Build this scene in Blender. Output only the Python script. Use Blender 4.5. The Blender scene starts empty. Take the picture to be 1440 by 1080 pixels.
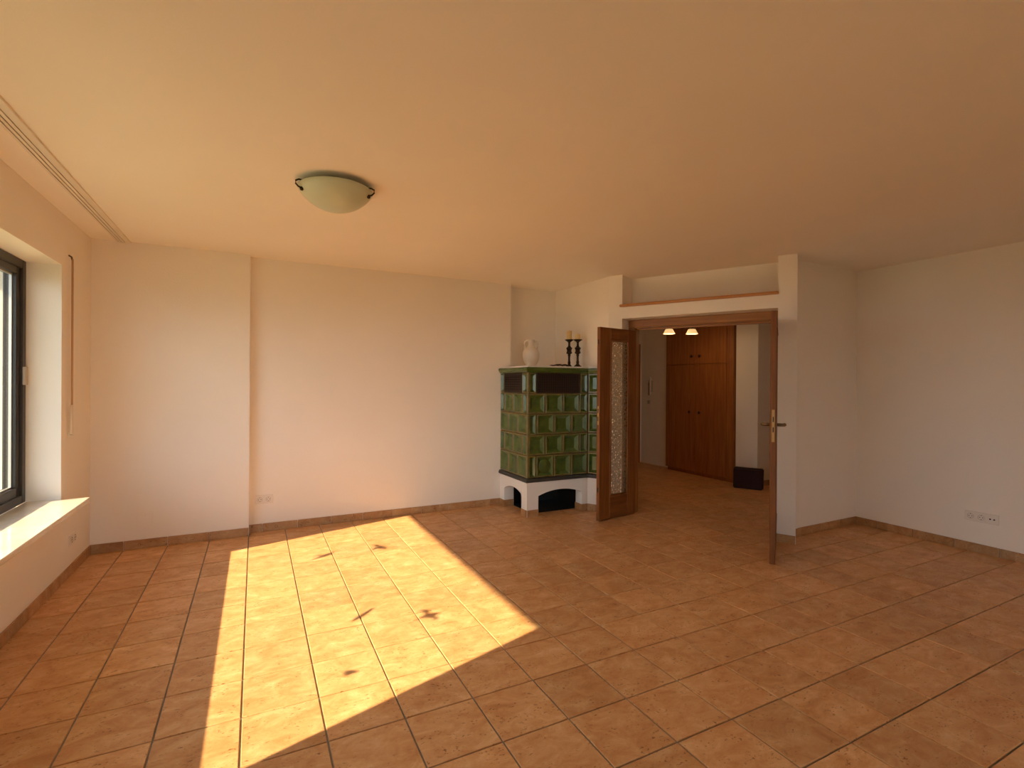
import bpy, bmesh, math, random
from mathutils import Vector, Matrix
random.seed(7)
PI = math.pi
SC = bpy.context.scene
COL = SC.collection

# ------------------------------------------------------------------ camera
F_PX = 710.94
YAW, PIT, ROL = math.radians(26.944), math.radians(-0.137), math.radians(0.355)
CAM = Vector((1.265, -2.684, 1.401))
r0 = Vector((math.cos(YAW), -math.sin(YAW), 0)); f0 = Vector((math.sin(YAW), math.cos(YAW), 0)); z0 = Vector((0, 0, 1))
fw = f0 * math.cos(PIT) + z0 * math.sin(PIT); up = -f0 * math.sin(PIT) + z0 * math.cos(PIT)
cr = r0 * math.cos(ROL) + up * math.sin(ROL); cu = -r0 * math.sin(ROL) + up * math.cos(ROL)
cd = bpy.data.cameras.new('camera'); cam = bpy.data.objects.new('camera', cd); COL.objects.link(cam)
M = Matrix((cr, cu, -fw)).transposed().to_4x4(); M.translation = CAM
cam.matrix_world = M
cd.sensor_fit = 'HORIZONTAL'; cd.sensor_width = 36.0; cd.lens = F_PX / 1440 * 36.0; cd.clip_start = 0.02
SC.camera = cam

# ------------------------------------------------------------------ world, sun, exposure
SUN_DIR = Vector((1.0, 0.297, -0.681)).normalized()          # the way the light travels
w = bpy.data.worlds.new('sky'); SC.world = w; w.use_nodes = True
bg = w.node_tree.nodes['Background']; bg.inputs['Strength'].default_value = 5.4
wt = w.node_tree; tcw = wt.nodes.new('ShaderNodeTexCoord'); sxw = wt.nodes.new('ShaderNodeSeparateXYZ'); rw = wt.nodes.new('ShaderNodeValToRGB')   # hazy horizon to blue zenith
rw.color_ramp.elements[0].position = 0.0; rw.color_ramp.elements[0].color = (0.84, 0.92, 1.0, 1)
rw.color_ramp.elements[1].position = 0.8; rw.color_ramp.elements[1].color = (0.30, 0.44, 0.70, 1)
wt.links.new(tcw.outputs['Generated'], sxw.inputs[0]); wt.links.new(sxw.outputs['Z'], rw.inputs['Fac']); wt.links.new(rw.outputs['Color'], bg.inputs['Color'])
sl = bpy.data.lights.new('sun', 'SUN'); sun = bpy.data.objects.new('sun', sl); COL.objects.link(sun)
sl.energy = 18.5; sl.color = (1.0, 0.76, 0.47); sl.angle = math.radians(0.5)
sun.rotation_euler = SUN_DIR.to_track_quat('-Z', 'Y').to_euler(); sun.location = (-6, -2, 6)
vs = SC.view_settings
vs.view_transform = 'Standard'; vs.look = 'None'; vs.gamma = 1.0; vs.use_curve_mapping = False; vs.exposure = -0.2
cy = SC.cycles
cy.max_bounces = 14; cy.diffuse_bounces = 8; cy.glossy_bounces = 4; cy.transparent_max_bounces = 12; cy.blur_glossy = 0.0

# ------------------------------------------------------------------ materials
MAT = {}
def new_mat(name):
    m = bpy.data.materials.new(name); m.use_nodes = True
    nt = m.node_tree; MAT[name] = m
    return m, nt, nt.nodes['Principled BSDF']
def N(nt, t, **kw):
    n = nt.nodes.new(t)
    for k, v in kw.items(): setattr(n, k, v)
    return n
def ramp(nt, stops):
    r = N(nt, 'ShaderNodeValToRGB'); e = r.color_ramp.elements
    while len(e) < len(stops): e.new(0.5)
    for el, (p, c) in zip(e, stops): el.position = p; el.color = (*c, 1)
    return r
def bump(nt, b, height, strength, dist):
    n = N(nt, 'ShaderNodeBump'); n.inputs['Strength'].default_value = strength; n.inputs['Distance'].default_value = dist
    nt.links.new(height, n.inputs['Height']); nt.links.new(n.outputs['Normal'], b.inputs['Normal'])
def plain(name, c, rough=0.5, metal=0.0, spec=0.5, noise=0.0, nscale=20.0, bmp=0.0):
    m, nt, b = new_mat(name)
    b.inputs['Base Color'].default_value = (*c, 1); b.inputs['Roughness'].default_value = rough
    b.inputs['Metallic'].default_value = metal; b.inputs['Specular IOR Level'].default_value = spec
    if noise or bmp:
        tc = N(nt, 'ShaderNodeTexCoord'); nz = N(nt, 'ShaderNodeTexNoise'); nz.inputs['Scale'].default_value = nscale; nz.inputs['Detail'].default_value = 5
        nt.links.new(tc.outputs['Object'], nz.inputs['Vector'])
        r = ramp(nt, [(0.3, tuple(x * (1 - noise) for x in c)), (0.7, tuple(min(1, x * (1 + noise)) for x in c))])
        nt.links.new(nz.outputs['Fac'], r.inputs['Fac']); nt.links.new(r.outputs['Color'], b.inputs['Base Color'])
        if bmp: bump(nt, b, nz.outputs['Fac'], bmp, 0.003)
    return m
def wall_paint(name, c, bs=0.35):
    m, nt, b = new_mat(name)
    b.inputs['Roughness'].default_value = 0.9; b.inputs['Specular IOR Level'].default_value = 0.2
    g = N(nt, 'ShaderNodeNewGeometry')
    n1 = N(nt, 'ShaderNodeTexNoise'); n1.inputs['Scale'].default_value = 1.3; n1.inputs['Detail'].default_value = 3
    n2 = N(nt, 'ShaderNodeTexNoise'); n2.inputs['Scale'].default_value = 75; n2.inputs['Detail'].default_value = 4; n2.inputs['Roughness'].default_value = 0.6
    for n in (n1, n2): nt.links.new(g.outputs['Position'], n.inputs['Vector'])
    r = ramp(nt, [(0.3, tuple(x * 0.965 for x in c)), (0.7, c)])
    nt.links.new(n1.outputs['Fac'], r.inputs['Fac']); nt.links.new(r.outputs['Color'], b.inputs['Base Color'])
    bump(nt, b, n2.outputs['Fac'], bs, 0.004)
    return m
wall_paint('wall_paint', (0.90, 0.835, 0.75)); wall_paint('ceiling_paint', (0.93, 0.86, 0.76), 0.15)
wall_paint('plinth_plaster', (0.86, 0.82, 0.76), 0.4); wall_paint('facade_plaster', (0.84, 0.78, 0.60), 0.4)

def tile_mat(name='terracotta_tile', lo=0.88, hi=1.08):
    m, nt, b = new_mat(name)
    g = N(nt, 'ShaderNodeNewGeometry'); L = nt.links
    dv = N(nt, 'ShaderNodeVectorMath', operation='DIVIDE'); dv.inputs[1].default_value = (0.305, 0.305, 50)
    fl = N(nt, 'ShaderNodeVectorMath', operation='FLOOR'); L.new(g.outputs['Position'], dv.inputs[0]); L.new(dv.outputs[0], fl.inputs[0])
    wn = N(nt, 'ShaderNodeTexWhiteNoise', noise_dimensions='3D'); L.new(fl.outputs[0], wn.inputs['Vector'])
    off = N(nt, 'ShaderNodeVectorMath', operation='MULTIPLY_ADD'); off.inputs[1].default_value = (9, 9, 9)
    L.new(wn.outputs['Color'], off.inputs[0]); L.new(g.outputs['Position'], off.inputs[2])
    st = N(nt, 'ShaderNodeVectorMath', operation='MULTIPLY'); st.inputs[1].default_value = (0.85, 1.25, 1.0); L.new(off.outputs[0], st.inputs[0])
    n1 = N(nt, 'ShaderNodeTexNoise'); n1.inputs['Scale'].default_value = 9; n1.inputs['Detail'].default_value = 6; n1.inputs['Roughness'].default_value = 0.72; n1.inputs['Distortion'].default_value = 0.5
    n2 = N(nt, 'ShaderNodeTexNoise'); n2.inputs['Scale'].default_value = 75; n2.inputs['Detail'].default_value = 3; n2.inputs['Roughness'].default_value = 0.5
    L.new(st.outputs[0], n1.inputs['Vector']); L.new(st.outputs[0], n2.inputs['Vector'])
    r1 = ramp(nt, [(0.28, (0.48, 0.225, 0.080)), (0.42, (0.59, 0.300, 0.120)), (0.56, (0.67, 0.385, 0.175)), (0.70, (0.76, 0.50, 0.26))])
    L.new(n1.outputs['Fac'], r1.inputs['Fac'])
    r2 = ramp(nt, [(0.33, (0.42, 0.36, 0.30)), (0.40, (1, 1, 1))]); L.new(n2.outputs['Fac'], r2.inputs['Fac'])
    n3 = N(nt, 'ShaderNodeTexNoise'); n3.inputs['Scale'].default_value = 13; n3.inputs['Detail'].default_value = 2; L.new(st.outputs[0], n3.inputs['Vector'])
    r3 = ramp(nt, [(0.45, (0, 0, 0)), (0.62, (1, 1, 1))]); L.new(n3.outputs['Fac'], r3.inputs['Fac'])
    mx = N(nt, 'ShaderNodeMix', data_type='RGBA', blend_type='MULTIPLY'); L.new(r3.outputs['Color'], mx.inputs['Factor'])
    L.new(r1.outputs['Color'], mx.inputs[6]); L.new(r2.outputs['Color'], mx.inputs[7])
    hs = N(nt, 'ShaderNodeHueSaturation'); mr = N(nt, 'ShaderNodeMapRange'); mr.inputs[3].default_value = lo; mr.inputs[4].default_value = hi
    L.new(wn.outputs['Value'], mr.inputs[0]); L.new(mr.outputs[0], hs.inputs['Value']); L.new(mx.outputs[2], hs.inputs['Color'])
    L.new(hs.outputs['Color'], b.inputs['Base Color'])
    b.inputs['Roughness'].default_value = 0.42; b.inputs['Specular IOR Level'].default_value = 0.4
    bump(nt, b, n2.outputs['Fac'], 0.10, 0.002)
tile_mat(); tile_mat('skirting_terracotta', 0.60, 0.78)
plain('grout', (0.27, 0.235, 0.20), 0.9, noise=0.1, nscale=60)

def wood(name, dark, light, rough=0.4, axis='Z', scale=1.0):
    m, nt, b = new_mat(name); L = nt.links
    tc = N(nt, 'ShaderNodeTexCoord'); mp = N(nt, 'ShaderNodeMapping')
    s = {'Z': (14, 14, 0.9), 'X': (0.9, 14, 14)}[axis]; mp.inputs['Scale'].default_value = tuple(x * scale for x in s)
    L.new(tc.outputs['Object'], mp.inputs['Vector'])
    n1 = N(nt, 'ShaderNodeTexNoise'); n1.inputs['Scale'].default_value = 2.2; n1.inputs['Detail'].default_value = 7; n1.inputs['Distortion'].default_value = 0.6
    n2 = N(nt, 'ShaderNodeTexNoise'); n2.inputs['Scale'].default_value = 12; n2.inputs['Detail'].default_value = 4
    L.new(mp.outputs[0], n1.inputs['Vector']); L.new(mp.outputs[0], n2.inputs['Vector'])
    r = ramp(nt, [(0.32, dark), (0.68, light)]); L.new(n1.outputs['Fac'], r.inputs['Fac'])
    L.new(r.outputs['Color'], b.inputs['Base Color']); b.inputs['Roughness'].default_value = rough
    bump(nt, b, n2.outputs['Fac'], 0.12, 0.002)
wood('door_wood', (0.21, 0.072, 0.012), (0.36, 0.150, 0.030))
wood('shaded_leaf_wood', (0.15, 0.045, 0.007), (0.26, 0.092, 0.017)); wood('shaded_leaf_wood_flat', (0.15, 0.045, 0.007), (0.26, 0.092, 0.017), axis='X')  # door wood darkened, shade on the leaf faces put into the colour
wood('door_wood_flat', (0.25, 0.088, 0.014), (0.40, 0.170, 0.036), axis='X')
wood('shelf_wood', (0.42, 0.17, 0.045), (0.58, 0.27, 0.085), axis='X')
wood('wardrobe_wood', (0.26, 0.085, 0.018), (0.38, 0.14, 0.032), 0.45)

def green_glaze(name, c1, c2, rough):
    m, nt, b = new_mat(name); L = nt.links
    tc = N(nt, 'ShaderNodeNewGeometry'); n = N(nt, 'ShaderNodeTexNoise'); n.inputs['Scale'].default_value = 14; n.inputs['Detail'].default_value = 4
    L.new(tc.outputs['Position'], n.inputs['Vector']); r = ramp(nt, [(0.3, c1), (0.7, c2)]); L.new(n.outputs['Fac'], r.inputs['Fac'])
    L.new(r.outputs['Color'], b.inputs['Base Color']); b.inputs['Roughness'].default_value = rough
    b.inputs['Coat Weight'].default_value = 0.22; b.inputs['Coat Roughness'].default_value = 0.12
    bump(nt, b, n.outputs['Fac'], 0.1, 0.004)
green_glaze('green_glaze', (0.042, 0.078, 0.014), (0.085, 0.130, 0.024), 0.26)
green_glaze('olive_rim_glaze', (0.11, 0.095, 0.026), (0.20, 0.160, 0.048), 0.3)
plain('stove_joint', (0.16, 0.10, 0.05), 0.9)
plain('cast_iron', (0.034, 0.020, 0.015), 0.5, 0.3)
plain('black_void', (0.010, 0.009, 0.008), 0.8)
plain('anthracite_strip', (0.045, 0.042, 0.036), 0.55)
plain('bronze', (0.045, 0.028, 0.018), 0.42, 0.7, noise=0.3, nscale=60)
plain('candle_wax', (0.80, 0.56, 0.24), 0.55, noise=0.08, nscale=15)
plain('vase_ceramic', (0.74, 0.67, 0.58), 0.35, noise=0.05, nscale=12)
plain('doily_cloth', (0.62, 0.54, 0.44), 0.9, noise=0.1, nscale=80)
plain('dark_cloth', (0.075, 0.035, 0.025), 0.9, noise=0.2, nscale=40)
plain('white_plastic', (0.82, 0.75, 0.66), 0.4)
plain('white_rail', (0.80, 0.72, 0.62), 0.4)
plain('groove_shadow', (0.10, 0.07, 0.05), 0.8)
plain('socket_recess', (0.50, 0.44, 0.37), 0.5)
plain('black_hole', (0.012, 0.012, 0.012), 0.6)
plain('brass', (0.55, 0.36, 0.15), 0.32, 0.9)
plain('aged_brass', (0.26, 0.17, 0.09), 0.35, 0.9)
plain('window_frame', (0.030, 0.022, 0.016), 0.38, noise=0.15, nscale=30)
plain('alu_spacer', (0.55, 0.55, 0.53), 0.35, 0.5)
plain('crank_enamel', (0.50, 0.30, 0.17), 0.4)
plain('maroon_fabric', (0.030, 0.008, 0.011), 0.9, noise=0.2, nscale=60)
plain('dark_knob', (0.03, 0.008, 0.008), 0.35)
plain('bird_vinyl', (0.012, 0.012, 0.012), 0.6)
plain('lawn', (0.17, 0.17, 0.075), 0.95, noise=0.35, nscale=2)
plain('eave_boards', (0.60, 0.53, 0.43), 0.7, noise=0.08, nscale=6)
plain('lamp_metal', (0.06, 0.045, 0.03), 0.4, 0.8)
plain('mirror_dark', (0.02, 0.022, 0.018), 0.08)

def marble():
    m, nt, b = new_mat('sill_marble'); L = nt.links
    g = N(nt, 'ShaderNodeNewGeometry'); n = N(nt, 'ShaderNodeTexNoise'); n.inputs['Scale'].default_value = 5; n.inputs['Detail'].default_value = 7; n.inputs['Distortion'].default_value = 1.2
    L.new(g.outputs['Position'], n.inputs['Vector']); r = ramp(nt, [(0.3, (0.70, 0.64, 0.55)), (0.65, (0.84, 0.79, 0.70))]); L.new(n.outputs['Fac'], r.inputs['Fac'])
    L.new(r.outputs['Color'], b.inputs['Base Color']); b.inputs['Roughness'].default_value = 0.5
    b.inputs['Coat Weight'].default_value = 1.0; b.inputs['Coat Roughness'].default_value = 0.10; b.inputs['Coat IOR'].default_value = 1.6
marble()
def glass():
    m = bpy.data.materials.new('pane_glass'); m.use_nodes = True; MAT['pane_glass'] = m; nt = m.node_tree; L = nt.links
    nt.nodes.remove(nt.nodes['Principled BSDF']); out = nt.nodes['Material Output']
    t = N(nt, 'ShaderNodeBsdfTransparent'); t.inputs['Color'].default_value = (0.95, 0.97, 0.95, 1)
    gl = N(nt, 'ShaderNodeBsdfGlossy'); gl.inputs['Roughness'].default_value = 0.02
    lw = N(nt, 'ShaderNodeLayerWeight'); pw = N(nt, 'ShaderNodeMath', operation='POWER'); pw.inputs[1].default_value = 5.0; L.new(lw.outputs['Facing'], pw.inputs[0])
    fr = N(nt, 'ShaderNodeMath', operation='MULTIPLY_ADD'); fr.inputs[1].default_value = 0.6; fr.inputs[2].default_value = 0.03; L.new(pw.outputs[0], fr.inputs[0])
    mx = N(nt, 'ShaderNodeMixShader'); L.new(fr.outputs[0], mx.inputs[0]); L.new(t.outputs[0], mx.inputs[1]); L.new(gl.outputs[0], mx.inputs[2]); L.new(mx.outputs[0], out.inputs['Surface'])
glass()
def lace_glass():
    m = bpy.data.materials.new('ornament_glass'); m.use_nodes = True; MAT['ornament_glass'] = m; nt = m.node_tree; L = nt.links
    nt.nodes.remove(nt.nodes['Principled BSDF']); out = nt.nodes['Material Output']
    tc = N(nt, 'ShaderNodeTexCoord'); vo = N(nt, 'ShaderNodeTexVoronoi', feature='DISTANCE_TO_EDGE'); vo.inputs['Scale'].default_value = 34
    L.new(tc.outputs['Object'], vo.inputs['Vector']); r = ramp(nt, [(0.06, (1, 1, 1)), (0.22, (0, 0, 0))]); L.new(vo.outputs['Distance'], r.inputs['Fac'])
    t = N(nt, 'ShaderNodeBsdfTransparent'); t.inputs['Color'].default_value = (0.95, 0.90, 0.82, 1)
    tr = N(nt, 'ShaderNodeBsdfTranslucent'); tr.inputs['Color'].default_value = (0.85, 0.80, 0.70, 1)
    df = N(nt, 'ShaderNodeBsdfDiffuse'); df.inputs['Color'].default_value = (0.34, 0.25, 0.16, 1)
    a = N(nt, 'ShaderNodeMixShader'); a.inputs[0].default_value = 0.45; L.new(tr.outputs[0], a.inputs[1]); L.new(df.outputs[0], a.inputs[2])
    mx = N(nt, 'ShaderNodeMixShader'); L.new(r.outputs['Color'], mx.inputs[0]); L.new(t.outputs[0], mx.inputs[1]); L.new(a.outputs[0], mx.inputs[2])
    gl = N(nt, 'ShaderNodeBsdfGlossy'); gl.inputs['Roughness'].default_value = 0.15
    m2 = N(nt, 'ShaderNodeMixShader'); m2.inputs[0].default_value = 0.06; L.new(mx.outputs[0], m2.inputs[1]); L.new(gl.outputs[0], m2.inputs[2]); L.new(m2.outputs[0], out.inputs['Surface'])
lace_glass()
m, nt, b = new_mat('lamp_opal'); b.inputs['Base Color'].default_value = (0.58, 0.62, 0.47, 1); b.inputs['Roughness'].default_value = 0.3
m, nt, b = new_mat('lit_shade'); b.inputs['Base Color'].default_value = (0.9, 0.75, 0.5, 1); b.inputs['Emission Color'].default_value = (1.0, 0.62, 0.25, 1); b.inputs['Emission Strength'].default_value = 1.0

# ------------------------------------------------------------------ mesh helpers
class MB:
    """collects shapes; build() links them as one mesh object"""
    def __init__(s): s.bm = bmesh.new(); s.mi = 0
    def _f(s, vs, mi=None):
        try:
            f = s.bm.faces.new(vs); f.material_index = s.mi if mi is None else mi; return f
        except ValueError: return None
    def box(s, x0, x1, y0, y1, z0, z1):
        v = [s.bm.verts.new(p) for p in ((x0,y0,z0),(x1,y0,z0),(x1,y1,z0),(x0,y1,z0),(x0,y0,z1),(x1,y0,z1),(x1,y1,z1),(x0,y1,z1))]
        for q in ((0,3,2,1),(4,5,6,7),(0,1,5,4),(1,2,6,5),(2,3,7,6),(3,0,4,7)): s._f([v[i] for i in q])
        return s
    def cbox(s, x0, x1, y0, y1, z0, z1, c=0.003):
        """box with chamfered edges"""
        b2 = bmesh.new(); bmesh.ops.create_cube(b2, size=1)
        for v in b2.verts: v.co = ((x0+x1)/2 + v.co.x*(x1-x0), (y0+y1)/2 + v.co.y*(y1-y0), (z0+z1)/2 + v.co.z*(z1-z0))
        bmesh.ops.bevel(b2, geom=b2.edges[:], offset=c, segments=1, affect='EDGES')
        s.merge(b2); return s
    def merge(s, b2, mat=None):
        mp = {}
        for v in b2.verts: mp[v] = s.bm.verts.new(mat @ v.co if mat else v.co)
        for f in b2.faces:
            g = s._f([mp[v] for v in f.verts])
            if g: g.smooth = f.smooth
        b2.free()
    def prism(s, pts, z0, z1):
        """plan polygon extruded upward"""
        n = len(pts); lo = [s.bm.verts.new((x, y, z0)) for x, y in pts]; hi = [s.bm.verts.new((x, y, z1)) for x, y in pts]
        s._f(lo[::-1]); s._f(hi)
        for i in range(n): s._f([lo[i], lo[(i+1) % n], hi[(i+1) % n], hi[i]])
        return s
    def slab(s, pts, y0, y1):
        """(x,z) outline extruded along y"""
        n = len(pts); a = [s.bm.verts.new((x, y0, z)) for x, z in pts]; b_ = [s.bm.verts.new((x, y1, z)) for x, z in pts]
        s._f(a); s._f(b_[::-1])
        for i in range(n): s._f([a[i], b_[i], b_[(i+1) % n], a[(i+1) % n]])
        return s
    def lathe(s, prof, n=24, c=(0, 0, 0), cap=True, smooth=True):
        rings = []
        for r, z in prof:
            rings.append([s.bm.verts.new((c[0]+r*math.cos(2*PI*k/n), c[1]+r*math.sin(2*PI*k/n), c[2]+z)) for k in range(n)] if r > 1e-5 else [s.bm.verts.new((c[0], c[1], c[2]+z))])
        for a, b_ in zip(rings, rings[1:]):
            for k in range(n):
                k2 = (k+1) % n
                if len(a) == 1 and len(b_) == 1: continue
                if len(a) == 1: f = s._f([a[0], b_[k2], b_[k]])
                elif len(b_) == 1: f = s._f([a[k], a[k2], b_[0]])
                else: f = s._f([a[k], a[k2], b_[k2], b_[k]])
                if f: f.smooth = smooth
        if cap:
            if len(rings[0]) > 1: s._f(rings[0][::-1])
            if len(rings[-1]) > 1: s._f(rings[-1])
        return s
    def tube(s, pts, r, n=10, smooth=True):
        pts = [Vector(p) for p in pts]; rs = r if isinstance(r, (list, tuple)) else [r]*len(pts); rings = []
        for i, p in enumerate(pts):
            t = (pts[min(i+1, len(pts)-1)] - pts[max(i-1, 0)]).normalized()
            a = t.cross(Vector((0, 0, 1)));
            if a.length < 1e-3: a = Vector((1, 0, 0))
            a.normalize(); b_ = t.cross(a)
            rings.append([s.bm.verts.new(p + (a*math.cos(2*PI*k/n) + b_*math.sin(2*PI*k/n))*rs[i]) for k in range(n)])
        for a, b_ in zip(rings, rings[1:]):
            for k in range(n):
                f = s._f([a[k], a[(k+1) % n], b_[(k+1) % n], b_[k]])
                if f: f.smooth = smooth
        s._f(rings[0][::-1]); s._f(rings[-1]); return s
    def build(s, name, mats, parent=None, loc=(0, 0, 0), rz=0.0):
        bmesh.ops.recalc_face_normals(s.bm, faces=s.bm.faces[:])
        me = bpy.data.meshes.new(name); s.bm.to_mesh(me); s.bm.free()
        for m in ([mats] if isinstance(mats, str) else mats): me.materials.append(MAT[m])
        return link(name, me, parent, loc, rz)
def link(name, me, parent=None, loc=(0, 0, 0), rz=0.0):
    o = bpy.data.objects.new(name, me); COL.objects.link(o)
    o.location = loc; o.rotation_euler = (0, 0, rz)
    if parent: o.parent = parent
    return o
def tag(o, label, cat, group=None, kind=None):
    o['label'] = label; o['category'] = cat
    if group: o['group'] = group
    if kind: o['kind'] = kind
    return o
def thing(name, label, cat, loc=(0, 0, 0), rz=0.0, group=None, kind=None):
    return tag(link(name, None, None, loc, rz), label, cat, group, kind)
def struct(o, label, cat): return tag(o, label, cat, kind='structure')

# ------------------------------------------------------------------ room plan (metres)
H = 2.546; XL = 0.083; XR = 6.69; YF = -4.7
YB1, XP, YB2 = 2.482, 1.221, 2.574          # projecting pier, its edge, main back wall
NX0, NX1, NY = 3.918, 4.632, 2.74            # niche above the stove
A = Vector((4.640, 1.68)); B = Vector((5.49, 0.13)); D = (B - A).normalized(); NN = Vector((-D.y, D.x)); DA = math.atan2(D.y, D.x)
def P(s, t): q = B + D*s + NN*t; return (q.x, q.y)
SL, SR = -1.615, -0.15                      # door opening along the slanted wall
ZH, ZS = 2.085, 2.205                       # door head, shelf ledge
TB = 0.30                                   # wall thickness there
RET = [(5.49, 0.13), (5.512, 0.185), (5.555, 0.232), (5.64, 0.268), (5.80, 0.287), (6.69, 0.295)]
W1 = (-1.14, 1.80); ZW0, ZW1 = 0.584, 2.19; XO = -0.30

# floor bed
fl = MB().box(XO, 9.5, YF-0.3, 4.6, -0.15, -0.006).build('floor', 'grout')
struct(fl, 'tiled floor running from the living room into the hall', 'floor')
ce = MB().box(XO, 9.5, YF-0.3, 4.6, H, H+0.18).build('ceiling', 'ceiling_paint')
struct(ce, 'smooth cream painted ceiling over the whole room', 'ceiling')

# left wall with two window openings
m = MB()
zb = ZW0 - 0.03
m.box(XO, XL, YF, 4.6, -0.1, zb); m.box(XO, XL, YF, 4.6, ZW1, H)
for y0, y1 in ((YF, W1[0]), (W1[1], 4.6)): m.box(XO, XL, y0, y1, zb, ZW1)
struct(m.build('wall_left', 'wall_paint'), 'white plastered wall holding the dark framed window', 'wall')
m = MB().box(XL, XP, YB1, 2.95, -0.1, H)
struct(m.build('wall_pier', 'wall_paint'), 'shallow white pier between the window and the long bare wall', 'wall')
m = MB().box(XP, NX0, YB2, 2.95, -0.1, H)
struct(m.build('wall_back', 'wall_paint'), 'long bare white wall between the pier and the stove', 'wall')
m = MB().box(NX0, NX1, YB2, 2.95, -0.1, 1.582); m.box(NX0, NX1, NY, 2.95, 1.582, H)
struct(m.build('wall_niche', 'wall_paint'), 'white niche wall behind the vase and candlesticks', 'wall')
# slanted door wall: left part, lintel, niche back
m = MB().prism([(NX1, 2.95), (NX1, NY), (A.x, A.y), P(SL, 0), P(SL, TB), (5.05, 2.95)], -0.1, H)
m.prism([P(SL, 0), P(SR, 0), P(SR, TB), P(SL, TB)], ZH, ZS)
m.prism([P(SL, 0.27), P(SR, 0.27), P(SR, TB), P(SL, TB)], ZS, H)
struct(m.build('wall_door', 'wall_paint'), 'slanted white wall around the double door with a recess above the shelf', 'wall')
m = MB().prism([P(SR, 0)] + RET + [(6.69, 0.62), P(SR, TB)], -0.1, H)
struct(m.build('wall_return', 'wall_paint'), 'white pier beside the door curving into the short return wall', 'wall')
m = MB().box(XR, XR+0.3, YF, 0.62, -0.1, H)
struct(m.build('wall_right', 'wall_paint'), 'long white wall carrying the triple socket plate', 'wall')
WF = (0.7, 2.9); FZ0, FZ1 = 0.10, 2.19  # opening for the added fill window
m = MB().box(XO, WF[0], YF-0.3, YF, -0.1, H); m.box(WF[1], XR+0.3, YF-0.3, YF, -0.1, H); m.box(WF[0], WF[1], YF-0.3, YF, -0.1, FZ0-.03); m.box(WF[0], WF[1], YF-0.3, YF, FZ1, H)
struct(m.build('wall_front', 'wall_paint'), 'white wall opposite the tiled stove', 'wall')
# hall shell
m = MB().box(4.85, 5.05, 2.95, 4.6, -0.1, H)
struct(m.build('wall_hall_left', 'wall_paint'), 'white hall wall behind the niche', 'wall')
m = MB().box(7.42, 7.62, 3.60, 4.6, -0.1, H); m.box(7.62, 7.9, 2.2, 4.6, -0.1, H); 
struct(m.build('wall_hall_back', 'wall_paint'), 'white hall wall with the door phone beside the wardrobe', 'wall')
m = MB().box(5.05, 7.42, 4.32, 4.6, -0.1, H)
struct(m.build('wall_hall_end', 'wall_paint'), 'white hall wall around the glazed entrance door', 'wall')
m = MB().prism([(7.33, 2.255), (7.41, 1.965), (9.3, 1.965), (9.3, 2.2), (7.9, 2.2), (7.62, 2.255)], -0.1, H)
struct(m.build('wall_hall_right', 'wall_paint'), 'white wall end standing right of the brown wardrobe', 'wall')
m = MB().box(XR+0.3, 9.3, 0.42, 0.62, -0.1, H); m.box(9.3, 9.5, 0.42, 2.2, -0.1, H)
struct(m.build('wall_hall_corridor', 'wall_paint'), 'white corridor wall past the right door leaf', 'wall')

# ------------------------------------------------------------------ floor tiles
T = 0.305
def tile_mesh(g=0.0036, th=0.006, c=0.002):
    m = MB(); h = T/2 - g
    lo = [m.bm.verts.new((x*h, y*h, -th)) for x, y in ((-1,-1),(1,-1),(1,1),(-1,1))]
    md = [m.bm.verts.new((x*h, y*h, -c)) for x, y in ((-1,-1),(1,-1),(1,1),(-1,1))]
    k = h - c; hi = [m.bm.verts.new((x*k, y*k, 0)) for x, y in ((-1,-1),(1,-1),(1,1),(-1,1))]
    for i in range(4):
        j = (i+1) % 4; m._f([lo[i], lo[j], md[j], md[i]]); m._f([md[i], md[j], hi[j], hi[i]])
    m._f(hi)
    bmesh.ops.recalc_face_normals(m.bm, faces=m.bm.faces[:])
    me = bpy.data.meshes.new('tile'); m.bm.to_mesh(me); m.bm.free(); me.materials.append(MAT['terracotta_tile']); return me
TM = tile_mesh()
def to_px(X):
    d = Vector(X) - CAM; dz = d.dot(fw)
    return (720 + F_PX*d.dot(cr)/dz, 540 - F_PX*d.dot(cu)/dz, dz)
HALL = [P(SL, 0.2), P(SR, 0.2), (8.4, 1.9), (7.2, 2.1), (7.3, 3.6), (7.42, 4.3), (7.0, 4.3)]
def inside(p, poly):
    c = False; n = len(poly)
    for i in range(n):
        (x1, y1), (x2, y2) = poly[i], poly[(i+1) % n]
        if (y1 > p[1]) != (y2 > p[1]) and p[0] < (x2-x1)*(p[1]-y1)/(y2-y1)+x1: c = not c
    return c
ROOM = [(XL-0.12, YF), (XL-0.12, YB2), (3.85, YB2), (3.85, 1.95), (4.62, 1.9), P(SL, 0), P(SR, 0)] + RET + [(XR+0.1, YF)]
cells = []
for i in range(0, 31):
    for j in range(-17, 15):
        c = ((i+0.5)*T, (j+0.5)*T)
        area = 0
        if inside(c, ROOM) or inside(c, HALL):
            px = [to_px((c[0]+a*T/2, c[1]+b_*T/2, 0)) for a, b_ in ((-1,-1),(1,-1),(1,1),(-1,1))]
            if all(p[2] > 0.2 for p in px):
                inn = any(-10 < p[0] < 1450 and -10 < p[1] < 1090 for p in px)
                if inn: area = abs(sum(px[k][0]*px[(k+1)%4][1] - px[(k+1)%4][0]*px[k][1] for k in range(4)))/2
        cells.append((area, c))
cells.sort(key=lambda q: -q[0])
rest = MB(); tb = bmesh.new(); tb.from_mesh(TM)
for k, (a, c) in enumerate(cells):
    if k < 300 and a > 0:
        link('tile', TM, fl, (c[0], c[1], 0))
    else:
        rest.merge(tb.copy(), Matrix.Translation((c[0], c[1], 0)))
tb.free()
o = rest.build('tile_field', 'terracotta_tile', fl); o['kind'] = 'stuff'

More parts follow.
